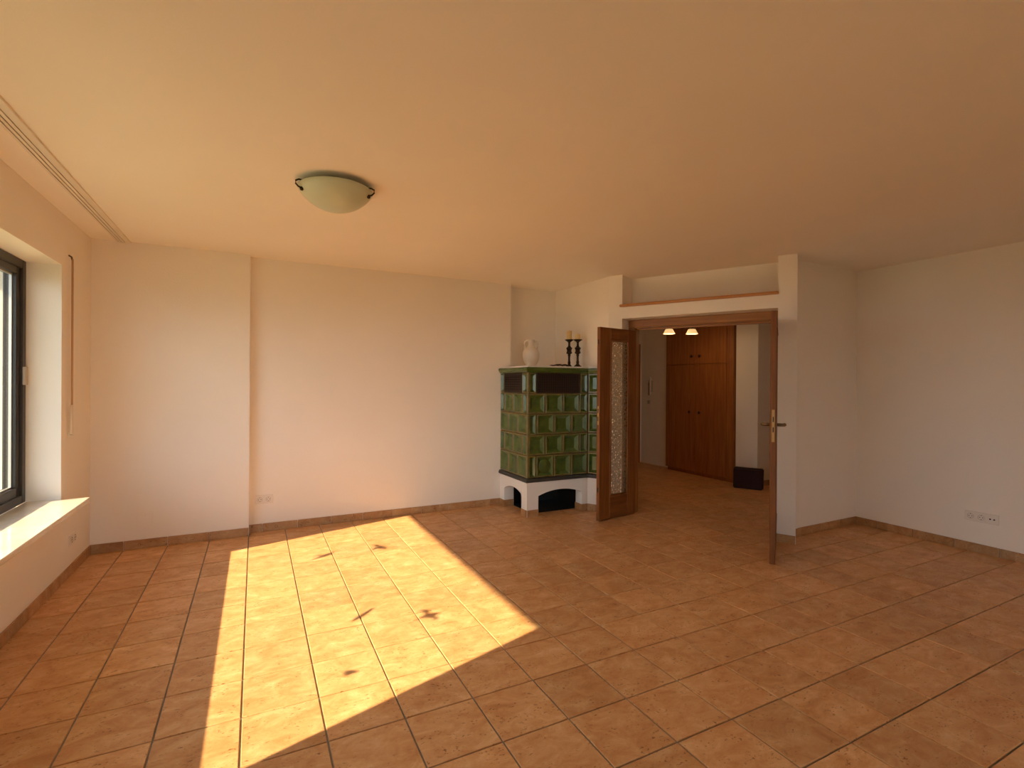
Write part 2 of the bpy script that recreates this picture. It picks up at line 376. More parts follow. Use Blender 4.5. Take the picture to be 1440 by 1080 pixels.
# ------------------------------------------------------------------ baseboards, one tile after another
BBM = {}
def bb_mesh(L):
    key = round(L, 3)
    if key not in BBM:
        m = MB().cbox(-L/2+0.002, L/2-0.002, -0.011, 0, 0, 0.073, 0.002)
        bmesh.ops.recalc_face_normals(m.bm, faces=m.bm.faces[:]); me = bpy.data.meshes.new('tile'); m.bm.to_mesh(me); m.bm.free(); me.materials.append(MAT['skirting_terracotta']); BBM[key] = me
    return BBM[key]
def bb_run(root, a, b_, name='tile', first=None):
    """tiles on the right-hand side of a->b"""
    a = Vector(a); b_ = Vector(b_); L = (b_-a).length; d = (b_-a)/L; ang = math.atan2(d.y, d.x)
    s = 0.0; step = first or T
    while s < L-0.004:
        l = min(step, L-s)
        c = a + d*(s+l/2); link(name, bb_mesh(l), root, (c.x, c.y, 0.0), ang); s += l; step = T
def baseboard(side, label, runs):
    r = thing('baseboard_'+side, label, 'baseboard', kind='structure')
    for a, b_, f in runs: bb_run(r, a, b_, first=f)
baseboard('left', 'terracotta tile baseboard under the dark framed window', [((XL, YB1), (XL, YF), 0.2)][::1] and [((XL, -4.6), (XL, YB1), 0.24)])
baseboard('back', 'terracotta tile baseboard stepping back past the pier to the stove', [((XL, YB1), (XP, YB1), 0.22), ((XP, YB1), (XP, YB2), None), ((XP, YB2), (3.79, YB2), 0.11)])
baseboard('door', 'terracotta tile baseboard curving round the pier beside the door', [(P(SR, 0), P(0, 0), None)] + [(RET[k], RET[k+1], None) for k in range(len(RET)-1)] + [(P(-1.775, 0), P(SL, 0), None)])
baseboard('right', 'terracotta tile baseboard under the triple socket plate', [((XR, 0.295), (XR, -4.6), 0.2)])
baseboard('hall', 'terracotta tile baseboard of the hall beside the maroon box', [((7.41, 1.965), (9.3, 1.965), None)])

# ------------------------------------------------------------------ window in the left wall, added one in the front wall
def inflate(p, d):
    n = len(p); ar = sum(p[i][0]*p[(i+1) % n][1]-p[(i+1) % n][0]*p[i][1] for i in range(n)); sg = 1 if ar > 0 else -1; out = []
    for i in range(n):
        a, b_, c = Vector(p[i-1]), Vector(p[i]), Vector(p[(i+1) % n]); e1 = (b_-a).normalized(); e2 = (c-b_).normalized()
        q = Vector((e1.y+e2.y, -e1.x-e2.x))*sg; q = q.normalized() if q.length > 1e-3 else Vector((e1.x, e1.y)); v = b_+q*d; out.append((v.x, v.y))
    return out
def window(name, y0, y1, label, birds=False, front=False):
    r = thing(name, label, 'window', (y1, YF, FZ0) if front else (XL, y0, ZW0), PI/2 if front else 0.0, kind='structure')
    xi = -0.10 - XL                      # inner face of the fixed frame, local x
    Wd = y1 - y0; Hh = (FZ1 - FZ0) if front else (ZW1 - ZW0)
    def ring(n, xa, xb, o, wd, bot=None):
        m = MB(); bt = bot or wd
        m.cbox(xa, xb, o, o+wd, o, Hh-o, .004); m.cbox(xa, xb, Wd-o-wd, Wd-o, o, Hh-o, .004)
        m.cbox(xa, xb, o+wd, Wd-o-wd, o, o+bt, .004); m.cbox(xa, xb, o+wd, Wd-o-wd, Hh-o-wd, Hh-o, .004)
        return m.build(n, 'window_frame', r)
    ring('window_frame', xi-0.075, xi, 0.0, 0.055, 0.055)
    sash = ring('window_sash', xi-0.085, xi-0.015, 0.045, 0.055, 0.068)
    m = MB(); q = 0.10
    for xa in (xi-0.052,):
        m.box(xa, xa+0.014, q, q+0.010, q+.012, Hh-q); m.box(xa, xa+0.014, Wd-q-0.010, Wd-q, q+.012, Hh-q)
        m.box(xa, xa+0.014, q+.01, Wd-q-.01, q+.012, q+0.022); m.box(xa, xa+0.014, q+.01, Wd-q-.01, Hh-q-0.010, Hh-q)
    m.build('glass_spacer', 'alu_spacer', sash)
    m = MB(); m.box(xi-0.050, xi-0.046, q-0.005, Wd-q+0.005, q, Hh-q+.005); m.build('pane', 'pane_glass', r)
    # notch in the frame on the far jamb
    m = MB().cbox(xi-0.004, xi+0.012, Wd-0.052, Wd-0.002, Hh*0.5-0.02, Hh*0.5+0.10, .003); m.build('latch_plate', 'socket_recess', r)
    m = MB(); m.cbox(xi, 0.0 if front else 0.160, -0.0, Wd, -0.03, 0.0, .004); m.build('window_sill', 'sill_marble', r)
    m = MB().cbox(-0.34 if front else XO-XL-0.04, xi-0.08, 0, Wd, -0.03, -0.005, .003); m.build('outer_sill', 'alu_spacer', r)
    if birds:
        BP = [[(1.02,1.225),(1.031,1.28),(1.03,1.302),(1.045,1.337),(1.101,1.36),(1.081,1.322),(1.071,1.298),(1.114,1.261),(1.056,1.286)],
              [(-.457,1.509),(-.449,1.574),(-.477,1.593),(-.487,1.607),(-.544,1.608),(-.516,1.622),(-.478,1.619),(-.465,1.649),(-.441,1.605),(-.38,1.607),(-.354,1.58),(-.402,1.595),(-.437,1.59),(-.452,1.542)],
              [(.915,1.522),(.925,1.582),(.909,1.609),(.854,1.629),(.89,1.639),(.938,1.622),(.964,1.639),(.954,1.612),(1.008,1.608),(1.03,1.581),(.971,1.597),(.947,1.589)],
              [(-.205,1.307),(-.192,1.346),(-.152,1.388),(-.127,1.416),(-.127,1.397),(-.158,1.357),(-.169,1.332)],
              [(-.683,1.225),(-.724,1.229),(-.717,1.244),(-.73,1.268),(-.705,1.255),(-.687,1.238)]]
        for pts in BP:
            m = MB(); xg = xi-0.0455; pts2 = inflate([(y-y0, z-ZW0) for y, z in pts], 0.006)
            a = [m.bm.verts.new((xg, y, z)) for y, z in pts2]; b_ = [m.bm.verts.new((xg+0.0008, y, z)) for y, z in pts2]
            m._f(a); m._f(b_[::-1]); n = len(a)
            for i in range(n): m._f([a[i], a[(i+1) % n], b_[(i+1) % n], b_[i]])
            m.build('bird_sticker', 'bird_vinyl', r)
    return r
window('window_1', *W1, 'large dark brown framed window over the sunlit marble sill', True)
window('window_added_fill', *WF, 'unseen added glass front behind the camera for fill daylight', False, True)  # added out of view behind the camera to balance the room light

# outside
m = MB().box(-40, 40, -40, 40, -0.6, -0.35); struct(m.build('ground', 'lawn'), 'mown lawn around the house outside the window', 'ground')
m = MB().box(-3.4, XO, 2.60, 3.0, -0.25, 3.0); struct(m.build('wall_outside', 'facade_plaster'), 'cream rendered house wing seen through the window glass', 'wall')
m = MB().box(-1.30, XO, -6, 2.60, 2.72, 2.86); struct(m.build('trim_eave', 'eave_boards'), 'projecting roof eave above the window outside', 'eave')

# ------------------------------------------------------------------ double door: frame and leaves (local x along wall, y into the hall)
fr = thing('trim_1', 'brown wooden double door frame set back in the slanted wall', 'door frame', (B.x, B.y, 0), DA, kind='structure')
t0, t1 = 0.175, 0.31
def part(n, mt, parent, f, *a, **k): m = MB(); f(m); return m.build(n, mt, parent)
part('casing', 'door_wood_flat', fr, lambda m: m.cbox(SL+.002, SR-.002, t0, t0+0.022, ZH-0.082, ZH-.002, .004))
part('casing', 'door_wood', fr, lambda m: m.cbox(SL+.002, SL+0.072, t0, t0+0.022, 0, ZH-0.082, .004))
part('casing', 'door_wood', fr, lambda m: m.cbox(SR-0.072, SR-.002, t0, t0+0.022, 0, ZH-0.082, .004))
part('lining', 'door_wood_flat', fr, lambda m: m.box(SL+0.072, SR-0.072, t0+0.022, t1, ZH-0.088, ZH-0.06))
part('lining', 'door_wood', fr, lambda m: m.box(SL+0.045, SL+0.072, t0+0.022, t1, 0, ZH-0.088))
part('lining', 'door_wood', fr, lambda m: m.box(SR-0.072, SR-0.045, t0+0.022, t1, 0, ZH-0.088))
part('door_stop', 'door_wood_flat', fr, lambda m: m.box(SL+0.072, SR-0.072, t0+0.07, t0+0.09, ZH-0.106, ZH-0.088))

ZD = 1.972
def leaf(name, label, hs, ht, fs, ft, mirror, handle):
    """hinge and free end in wall coordinates; local x runs hinge->free"""
    h = Vector(P(hs, ht)); f = Vector(P(fs, ft)); Lf = (f-h).length; ang = math.atan2((f-h).y, (f-h).x)
    r = thing(name, label, 'door', (h.x, h.y, 0), ang, kind='structure')
    th = 0.04; y0, y1 = (-th, 0) if mirror else (0, th)
    st = 0.135; b0, b1 = 0.0, Lf; z0_, z1_ = 0.008, ZD; gz0, gz1 = 0.24, ZD-0.125
    part('stile', 'shaded_leaf_wood', r, lambda m: m.cbox(b0, b0+st, y0, y1, z0_, z1_, .003))
    part('stile', 'shaded_leaf_wood', r, lambda m: m.cbox(b1-st-0.03, b1, y0, y1, z0_, z1_, .003))
    part('rail', 'shaded_leaf_wood_flat', r, lambda m: m.cbox(b0+st, b1-st-0.03, y0, y1, z0_, gz0, .003))
    part('rail', 'shaded_leaf_wood_flat', r, lambda m: m.cbox(b0+st, b1-st-0.03, y0, y1, gz1, z1_, .003))
    x0, x1 = b0+st, b1-st-0.03; ym = (y0+y1)/2
    def bead(m):
        for ya, yb in ((y0-.006, y0+.010), (y1-.010, y1+.006)):
            m.cbox(x0-.008, x0+.012, ya, yb, gz0-.008, gz1+.008, .003); m.cbox(x1-.012, x1+.008, ya, yb, gz0-.008, gz1+.008, .003)
            m.cbox(x0+.012, x1-.012, ya, yb, gz0-.008, gz0+.012, .003); m.cbox(x0+.012, x1-.012, ya, yb, gz1-.012, gz1+.008, .003)
    part('glazing_bead', 'shaded_leaf_wood', r, bead)
    part('pane', 'ornament_glass', r, lambda m: m.box(x0, x1, ym-.003, ym+.003, gz0, gz1))
    # hinges
    for hz in (0.25, 1.72): part('hinge', 'brass', r, lambda m: m.tube([(0.0, (y0 if mirror else y1)+(-.008 if mirror else .008)*0, hz), (0.0, (y0 if mirror else y1)*1.0, hz+0.09)], 0.007))
    if handle:
        part('lock_plate', 'brass', r, lambda m: m.cbox(Lf, Lf+0.0025, ym-.010, ym+.010, 0.955, 1.205, .0008))
        part('lock_bolt', 'black_hole', r, lambda m: (m.box(Lf+.002, Lf+.0034, ym-.004, ym+.004, 1.11, 1.15), m.box(Lf+.002, Lf+.0034, ym-.004, ym+.004, 1.03, 1.07)))
        for sg, yy in ((-1, y0), (1, y1)):
            hd = part('door_handle', 'aged_brass', r, lambda m: m.tube([(Lf-.07, yy, 1.085), (Lf-.07, yy+sg*.045, 1.085), (Lf-.075, yy+sg*.056, 1.085), (Lf-.10, yy+sg*.060, 1.085), (Lf-.19, yy+sg*.058, 1.083)], [.013, .012, .012, .012, .011]))
            part('backplate', 'aged_brass', hd, lambda m: m.cbox(Lf-.09, Lf-.05, min(yy, yy+sg*.006), max(yy, yy+sg*.006), 0.93, 1.17, .002))
    else:
        part('strike_plate', 'brass', r, lambda m: m.cbox(Lf, Lf+0.0025, ym-.010, ym+.010, 0.98, 1.17, .0008))
        part('strike_hole', 'black_hole', r, lambda m: (m.box(Lf+.002, Lf+.0034, ym-.005, ym+.005, 1.10, 1.145), m.box(Lf+.002, Lf+.0034, ym-.005, ym+.005, 1.02, 1.065)))
        for zz in (0.30, 1.80): part('edge_bolt', 'black_hole', r, lambda m: m.box(Lf+.0002, Lf+.0022, ym-.006, ym+.006, zz, zz+.045))
    return r
leaf('door_1', 'open brown door leaf with an ornamental glass strip beside the stove', -1.535, 0.205, -1.705, -0.350, True, False)
leaf('door_2', 'open brown door leaf with brass lever handle and lock plate', -0.215, 0.205, -0.118, -0.690, False, True)

# shelf board across the recess
sh = thing('shelf_board', 'narrow orange brown wooden shelf board above the double door', 'shelf', (B.x, B.y, ZS), DA)
m = MB(); pr = [(-0.030, 0.004), (-0.033, 0.013), (-0.030, 0.022), (-0.024, 0.027), (0.269, 0.027), (0.269, 0.0005), (-0.024, 0.0005)]
n = len(pr); ra = [m.bm.verts.new((SL+.002, y, z)) for y, z in pr]; rb = [m.bm.verts.new((SR-.002, y, z)) for y, z in pr]
m._f(ra); m._f(rb[::-1])
for i in range(n): m._f([ra[i], rb[i], rb[(i+1) % n], ra[(i+1) % n]])
m.build('board', 'shelf_wood', sh)
part('nosing', 'shelf_wood', sh, lambda m: m.cbox(SL-.022, SL+.002, -.033, -.0005, .0005, .027, .006))
part('nosing', 'shelf_wood', sh, lambda m: m.cbox(SR-.002, SR+.006, -.033, -.0005, .0005, .027, .003))

# ------------------------------------------------------------------ tiled stove
SX, SY = 3.79, 1.924; FW = 0.757; LW = YB2 - SY
S3 = Vector((0.487, -0.873)); C0 = Vector((SX, YB2)); C1 = Vector((SX, SY)); C2 = Vector((SX+FW, SY-0.008)); C3 = C2 + S3*0.138
stv = thing('tiled_stove', 'green glazed tiled stove on a white arched base in the niche corner', 'stove', (SX, SY, 0))
O = Vector((SX, SY))
def lp(v): return (v.x-O.x, v.y-O.y)
RW = [(0.403, 0.640), (0.640, 0.857), (0.857, 1.075), (1.075, 1.292), (1.292, 1.508)]
# core behind the tiles
inn = 0.030
core = [(SX+inn, YB2-.002), (SX+inn, SY+inn), (C2.x+.013, SY+inn), (4.598, SY-.038), (4.598, YB2-.002)]
part('body', 'stove_joint', stv, lambda m: m.prism([(x-SX, y-SY) for x, y in core], 0.36, 1.51))
KM = {}
def kachel(wd, ht, knob=False):
    key = (round(wd, 3), round(ht, 3), knob)
    if key in KM: return KM[key]
    m = MB(); g = 0.002; a = wd/2-g; b_ = ht/2-g; rim = min(0.017, wd*0.11); bev = min(0.036, wd*0.2)
    def rect(dx, y): return [m.bm.verts.new((sx*(a-dx), y, sz*(b_-dx))) for sx, sz in ((-1,-1),(1,-1),(1,1),(-1,1))]
    r0_ = rect(0, 0.022); r1 = rect(0, -0.004); r2 = rect(0.004, -0.010); r3 = rect(rim, -0.010); r4 = rect(rim+.004, -0.006); r5 = rect(rim+bev, 0.013); 
    for p, q, mi in ((r0_, r1, 1), (r1, r2, 1), (r2, r3, 1), (r3, r4, 0), (r4, r5, 0)):
        for i in range(4): m._f([p[i], p[(i+1) % 4], q[(i+1) % 4], q[i]], mi)
    m._f(r5, 0)
    bmesh.ops.recalc_face_normals(m.bm, faces=m.bm.faces[:])
    me = bpy.data.meshes.new('stove_tile'); m.bm.to_mesh(me); m.bm.free()
    me.materials.append(MAT['green_glaze']); me.materials.append(MAT['olive_rim_glaze']); KM[key] = me; return me
def put_row(a, b_, widths, zr, skip=()):
    """tiles left to right along a->b, facing right-hand side of a->b"""
    d = (b_-a); L = d.length; d = d/L; tot = sum(widths); s = 0; ang = math.atan2(d.y, d.x); out = []
    for k, w_ in enumerate(widths):
        w2 = w_*L/tot
        if k not in skip:
            c = a + d*(s+w2/2); nrm = Vector((d.y, -d.x)); cc = c - nrm*0.010
            o = link('stove_tile', kachel(w2, zr[1]-zr[0]), stv, (cc.x-O.x, cc.y-O.y, (zr[0]+zr[1])/2), ang); out.append(o)
        s += w2
    return out
odd = [1, 1, 1, 0.5]; even = [0.5, 1, 1, 1]
for k, zr in enumerate(RW):
    if k == 4:
        put_row(C1, C2, [0.5, 2.55, 0.45], zr, (1,)); put_row(C0, C1, [0.45, 1.95, 0.6], zr, (1,))
    else:
        fr_t = put_row(C1, C2, even if k % 2 == 0 else odd, zr)
        put_row(C0, C1, [1, 1, 1] if k % 2 == 0 else [0.5, 1, 1, 0.5], zr)
        if k == 0:
            o = fr_t[1]
            m = MB(); m.lathe([(0, .0), (.072, 0), (.076, .006), (.070, .014), (.058, .012), (.045, .018), (.0, .026)], 28, smooth=True)
            for v in m.bm.verts: v.co = Vector((v.co.x, 0.012-v.co.z, v.co.y))
            m.build('round_lid', 'green_glaze', o)
    put_row(C2, C3, [1], zr)
# grilles
def grille(a, b_, f0_, f1_, zr):
    d = (b_-a); L = d.length; d = d/L; ang = math.atan2(d.y, d.x); x0, x1 = L*f0_+.003, L*f1_-.003
    g = link('grille', None, stv, (a.x-O.x, a.y-O.y, zr[0]), ang)
    me = MB(); h_ = zr[1]-zr[0]-.006; wd = x1-x0
    me.cbox(x0, x1, -.002, .008, .003, .018, .002); me.cbox(x0, x1, -.002, .008, h_-.012, h_+.003, .002)
    me.cbox(x0, x0+.015, -.002, .008, .018, h_-.012, .002); me.cbox(x1-.015, x1, -.002, .008, .018, h_-.012, .002)
    nv = int(wd/.026)
    for k in range(1, nv): xx = x0+wd*k/nv; me.box(xx-.0045, xx+.0045, 0, .005, .018, h_-.012)
    nh = int(h_/.026)
    for k in range(1, nh): zz = h_*k/nh; me.box(x0+.015, x1-.015, .001, .006, zz-.0045, zz+.0045)
    bmesh.ops.recalc_face_normals(me.bm, faces=me.bm.faces[:]); mm = bpy.data.meshes.new('grille'); me.bm.to_mesh(mm); me.bm.free(); mm.materials.append(MAT['cast_iron']); g.data = mm if False else None
    bpy.data.objects.remove(g)
    g = link('grille', mm, stv, (a.x-O.x, a.y-O.y, zr[0]), ang)
    part('grille_backing', 'black_void', g, lambda m: m.box(x0, x1, .008, .0165, .003, h_+.003))
grille(C1, C2, .5/3.5, 3.05/3.5, RW[4]); grille(C0, C1, .45/3.0, 2.4/3.0, RW[4])
# moulded cornice in pieces, dark strip below
def offset_path(pts, o):
    out = []
    for i, p in enumerate(pts):
        dirs = []
        if i > 0: dirs.append((pts[i]-pts[i-1]).normalized())
        if i < len(pts)-1: dirs.append((pts[i+1]-pts[i]).normalized())
        ns = [Vector((d.y, -d.x)) for d in dirs]
        if len(ns) == 1: out.append(p + ns[0]*o)
        else:
            q = (ns[0]+ns[1]).normalized(); out.append(p + q*(o/q.dot(ns[0])))
    return out
def sweep_piece(path, prof, name, mt):
    m = MB(); cols = [offset_path(path, o) for o, z in prof]; n = len(prof)
    rings = [[m.bm.verts.new((*(lp(cols[k][i])), prof[k][1])) for k in range(n)] for i in range(len(path))]
    for a, b_ in zip(rings, rings[1:]):
        for k in range(n): m._f([a[k], b_[k], b_[(k+1) % n], a[(k+1) % n]])
    m._f(rings[0]); m._f(rings[-1][::-1])
    return m.build(name, mt, stv)
CP = [(-.03, 1.510), (.008, 1.510), (.012, 1.520), (.022, 1.530), (.028, 1.545), (.027, 1.560), (.018, 1.566), (-.03, 1.566)]
e = 0.0012; f_ = (C2-C1).normalized()
sweep_piece([C0+Vector((0, -.001)), Vector((SX, 2.29))+Vector((0, e))], CP, 'cornice_tile', 'green_glaze')
sweep_piece([Vector((SX, 2.29-e)), C1, C1+f_*(.20-e)], CP, 'cornice_tile', 'green_glaze')
sweep_piece([C1+f_*(.20+e), C1+f_*(.42-e)], CP, 'cornice_tile', 'green_glaze')
sweep_piece([C1+f_*(.42+e), C1+f_*(.64-e)], CP, 'cornice_tile', 'green_glaze')
sweep_piece([C1+f_*(.64+e), C2, C2+S3*0.13], CP, 'cornice_tile', 'green_glaze')
sweep_piece([C0+Vector((0, -.001)), C1, C2, C2+S3*.13], [(-.02, .362), (.018, .362), (.020, .380), (.010, .401), (-.02, .401)], 'base_strip', 'anthracite_strip')
tp = [(SX+.004, YB2-.001), (SX+.004, SY+.004), (C2.x+.004, SY-.004), (4.608, 1.815), (4.625, YB2-.001)]
part('top_slab', 'plinth_plaster', stv, lambda m: m.prism([(x-SX, y-SY) for x, y in tp], 1.566, 1.582))
# white plinth with two arches
def arch(x0, x1, zsp, rise, n=14):
    c = (x0+x1)/2; hw = (x1-x0)/2; R = (hw*hw+rise*rise)/(2*rise); out = []
    for k in range(n+1):
        x = x0+(x1-x0)*k/n; out.append((x, zsp+rise-R+math.sqrt(max(0, R*R-(x-c)**2))))
    return out
PH = 0.362
m = MB(); m.slab([(0, 0), (.135, 0)] + arch(.135, .682, .212, .052) + [(.682, 0), (FW, 0), (FW, PH), (0, PH)], 0, .12)
m.build('plinth_front', 'plinth_plaster', stv, (0, 0, 0), math.atan2(f_.y, f_.x))
m = MB(); m.slab([(0, 0), (.115, 0)] + arch(.115, .535, .212, .052) + [(.535, 0), (LW-.1205, 0), (LW-.1205, PH), (0, PH)], 0, .12)
m.build('plinth_side', 'plinth_plaster', stv, (0, LW, 0), -PI/2)
m = MB(); m.prism([lp(C2+Vector((.0005, 0))), lp(C3+Vector((.002, 0))), (4.620-SX, C3.y-SY+.06), (4.598-SX, .12), lp(C2+Vector((.0005, .12)))], 0, PH); m.build('plinth_corner', 'plinth_plaster', stv)
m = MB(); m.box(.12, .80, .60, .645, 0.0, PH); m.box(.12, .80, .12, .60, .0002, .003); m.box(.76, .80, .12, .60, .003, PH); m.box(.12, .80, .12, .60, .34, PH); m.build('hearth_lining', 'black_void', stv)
def pl(a, b_): bb_run(stv, (a[0], a[1]), (b_[0], b_[1]), 'skirting_tile')
pl((0, LW), (0, LW-.115)); pl((0, .115), (0, 0)); pl((0, 0), (.135, -.001)); pl((.682, -.007), (FW, -.008)); pl((FW, -.008), lp(C3))
pl((.682, .115), (.682, -0.018)); pl((-.011, LW-.115), (.115, LW-.115))

# things on the stove
ZT = 1.582
vx = thing('amphora_vase', 'cream two-handled ceramic vase on top of the green stove', 'vase', (4.115, 2.44, ZT), math.radians(-27))
part('body', 'vase_ceramic', vx, lambda m: m.lathe([(0, 0), (.036, 0), (.040, .006), (.058, .03), (.078, .07), (.087, .115), (.084, .150), (.070, .180), (.046, .203), (.032, .220), (.027, .245), (.030, .268), (.040, .284), (.036, .284), (.024, .262), (.020, .24), (0, .238)], 32))
for sg in (-1, 1):
    part('handle', 'vase_ceramic', vx, lambda m: m.tube([(sg*.026, 0, .262), (sg*.045, 0, .272), (sg*.062, 0, .262), (sg*.068, 0, .235), (sg*.066, 0, .205), (sg*.060, 0, .182)], .0075, 10))
vx.scale = (1.13, 1.13, 1.13)
def candlestick(x, y, h, label, clabel, ch):
    r = thing('candlestick', label, 'candlestick', (x, y, ZT), group='bronze candlesticks on the stove')
    k = h/0.29
    part('foot', 'bronze', r, lambda m: m.lathe([(0, 0), (.046, 0), (.044, .010), (.026, .024), (.017, .034)], 20))
    part('stem', 'bronze', r, lambda m: m.lathe([(.017, .034), (.014, .05), (.019, .058), (.013, .068), (.012, .115*k), (.017, .125*k), (.014, .135*k)], 18))
    part('leaf_cup', 'bronze', r, lambda m: m.lathe([(.014, .135*k), (.036, .150*k), (.030, .160*k), (.026, .175*k), (.031, .188*k), (.037, .203*k), (.028, .207*k), (.014, .222*k), (.012, .250*k), (.016, .262*k)], 8, smooth=False))
    part('drip_plate', 'bronze', r, lambda m: m.lathe([(.016, .262*k), (.030, .272*k), (.048, .282*k), (.050, .290*k), (.0, .290*k)], 24))
    c = thing('candle', clabel, 'candle', (x, y, ZT+h), group='candles on the bronze candlesticks')
    part('wax', 'candle_wax', c, lambda m: m.lathe([(0, 0), (.030, 0), (.031, .004), (.031, ch-.004), (.028, ch), (.018, ch-.006), (0, ch-.008)], 24))
    part('wick', 'black_hole', c, lambda m: m.tube([(0, 0, ch-.008), (.001, 0, ch+.008)], .0015, 6))
candlestick(4.515, 2.25, .325, 'dark bronze candlestick bearing the taller candle', 'taller amber pillar candle with straight sides', .100)
candlestick(4.508, 2.065, .312, 'dark bronze candlestick bearing the shorter candle', 'shorter amber pillar candle burnt down low', .062)
# cloth on the slab
dl = thing('table_runner', 'dark brown crumpled cloth lying on a pale doily between vase and candlesticks', 'cloth', (4.30, 2.10, ZT))
m = MB(); nx = 14; g = [[m.bm.verts.new((-.16+.29*i/nx, -.09+.16*j/6, .0015+.002*math.sin(i*1.7+j))) for j in range(7)] for i in range(nx+1)]
for i in range(nx):
    for j in range(6): m._f([g[i][j], g[i+1][j], g[i+1][j+1], g[i][j+1]]).smooth = True
bmesh.ops.solidify(m.bm, geom=m.bm.faces[:], thickness=-0.0012); m.build('doily', 'doily_cloth', dl)
m = MB(); nx = 22; g = []
for i in range(nx+1):
    u = i/nx; row = []
    for j in range(7):
        v = j/6; hgt = .012+.020*abs(math.sin(u*9.2+v*2))*(.4+.6*math.sin(PI*u))*math.sin(PI*v)+.004*math.sin(v*7+u*15)
        row.append(m.bm.verts.new((-.14+.26*u, -.055+.08*v+.018*math.sin(u*8), max(.005, hgt))))
    g.append(row)
for i in range(nx):
    for j in range(6): m._f([g[i][j], g[i+1][j], g[i+1][j+1], g[i][j+1]]).smooth = True
bmesh.ops.solidify(m.bm, geom=m.bm.faces[:], thickness=-0.0015); m.build('cloth', 'dark_cloth', dl)

# ------------------------------------------------------------------ ceiling lamp
LC = (1.680, 0.414)
cl = thing('ceiling_lamp', 'shallow greenish opal glass bowl lamp clipped under the ceiling', 'lamp', (LC[0], LC[1], H))
part('base_plate', 'lamp_metal', cl, lambda m: m.lathe([(0, 0), (.11, 0), (.11, -.022), (.095, -.030), (0, -.030)], 32))
Rb, dp = .209, .118
prof = []; Rs = (Rb*Rb+dp*dp)/(2*dp)
for k in range(15):
    a = k/14; rr = Rb*a; prof.append((rr, -.034-dp+Rs-math.sqrt(Rs*Rs-rr*rr)))
prof2 = [(max(0, r-.004), z+.005) for r, z in prof[::-1]]
part('glass_bowl', 'lamp_opal', cl, lambda m: m.lathe(prof+prof2[:-1]+[(0, prof2[-1][1])], 56, cap=False))
for ang in (math.radians(192), math.radians(-27), math.radians(82)):
    c_, s_ = math.cos(ang), math.sin(ang)
    cp = part('clip', 'lamp_metal', cl, lambda m: m.tube([(c_*q, s_*q, z) for q, z in ((.10, -.018), (.17, -.016), (.207, -.018), (.224, -.028), (.224, -.044), (.212, -.056), (.200, -.061))], .0048, 8))
    part('clip_knob', 'lamp_metal', cp, lambda m: m.lathe([(0, -.012), (.008, -.009), (.011, 0), (.008, .009), (0, .012)], 12, (c_*.192, s_*.192, -.066)))

# ------------------------------------------------------------------ curtain rail on the ceiling
cr_ = thing('curtain_rail', 'long white triple track curtain rail fixed under the ceiling', 'curtain rail', (0.30, 0, H))
m = MB(); x = -.050
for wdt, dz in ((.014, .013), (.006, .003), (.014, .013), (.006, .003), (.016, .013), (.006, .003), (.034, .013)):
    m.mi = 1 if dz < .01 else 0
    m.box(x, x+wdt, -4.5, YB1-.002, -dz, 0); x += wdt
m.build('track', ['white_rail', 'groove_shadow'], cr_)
part('end_cap', 'white_rail', cr_, lambda m: m.cbox(-.052, .048, YB1-.012, YB1-.0005, -.015, 0, .002))

# crank rod of the roller shutter
ck = thing('shutter_crank', 'thin shutter crank rod hanging on the wall beside the window reveal', 'crank', (XL, 1.94, 1.0))
part('rod', 'crank_enamel', ck, lambda m: m.tube([(.022, 0, .02), (.022, 0, 1.26)], .0065, 10))
part('joint', 'aged_brass', ck, lambda m: m.tube([(.020, 0, 1.255), (.016, 0, 1.275), (.0, 0, 1.285)], .006, 10))
part('grip', 'white_rail', ck, lambda m: m.tube([(.022, -.014, .015), (.022, -.014, .225)], .009, 12))
part('grip_arm', 'aged_brass', ck, lambda m: m.tube([(.022, 0, .03), (.022, -.007, .012), (.022, -.014, .014)], .006, 8))
part('clip', 'white_plastic', ck, lambda m: (m.cbox(0, .012, -.012, .012, .0, .03, .002), m.cbox(.012, .032, -.022, .010, .004, .012, .002)))

# ------------------------------------------------------------------ sockets (local: x along wall, -y out of the wall)
def sockets(label, loc, rz, kinds, md=.071):
    r = thing('wall_socket', label, 'socket', loc, rz)
    n = len(kinds); W_ = md*n+.010
    part('cover_plate', 'white_plastic', r, lambda m: m.cbox(-W_/2, W_/2, -.009, 0, -.041, .041, .003))
    for k, kd in enumerate(kinds):
        cx = (k-(n-1)/2)*md
        if kd == 's':
            ins = part('socket_insert', 'white_plastic', r, lambda m: m.cbox(cx-.027, cx+.027, -.011, -.0092, -.027, .027, .001))
            m = MB(); m.lathe([(.0, -.004), (.019, -.004), (.0195, .0005), (.022, .0015), (.022, 0)], 24, cap=False)
            for v in m.bm.verts: v.co = Vector((cx+v.co.x, -.0113-v.co.z*.8, v.co.y))
            m.mi = 0; m.build('socket_well', 'socket_recess', ins)
            def holes(m):
                for dx in (-.0095, .0095): m.box(cx+dx-.003, cx+dx+.003, -.0121, -.0105, -.003, .003)
                m.box(cx-.0025, cx+.0025, -.0121, -.0105, .013, .018); m.box(cx-.0025, cx+.0025, -.0121, -.0105, -.018, -.013)
            part('contact_holes', 'black_hole', ins, holes)
        elif kd == 'a':
            ins = part('antenna_insert', 'white_plastic', r, lambda m: m.cbox(cx-.027, cx+.027, -.011, -.0092, -.027, .027, .001))
            def holes(m):
                for dx in (-.013, .013):
                    b2 = bmesh.new(); bmesh.ops.create_cone(b2, cap_ends=True, segments=14, radius1=.0062, radius2=.0062, depth=.004)
                    m.merge(b2, Matrix.Translation((cx+dx, -.0115, 0)) @ Matrix.Rotation(PI/2, 4, 'X'))
            part('antenna_jacks', 'black_hole', ins, holes)
    return r
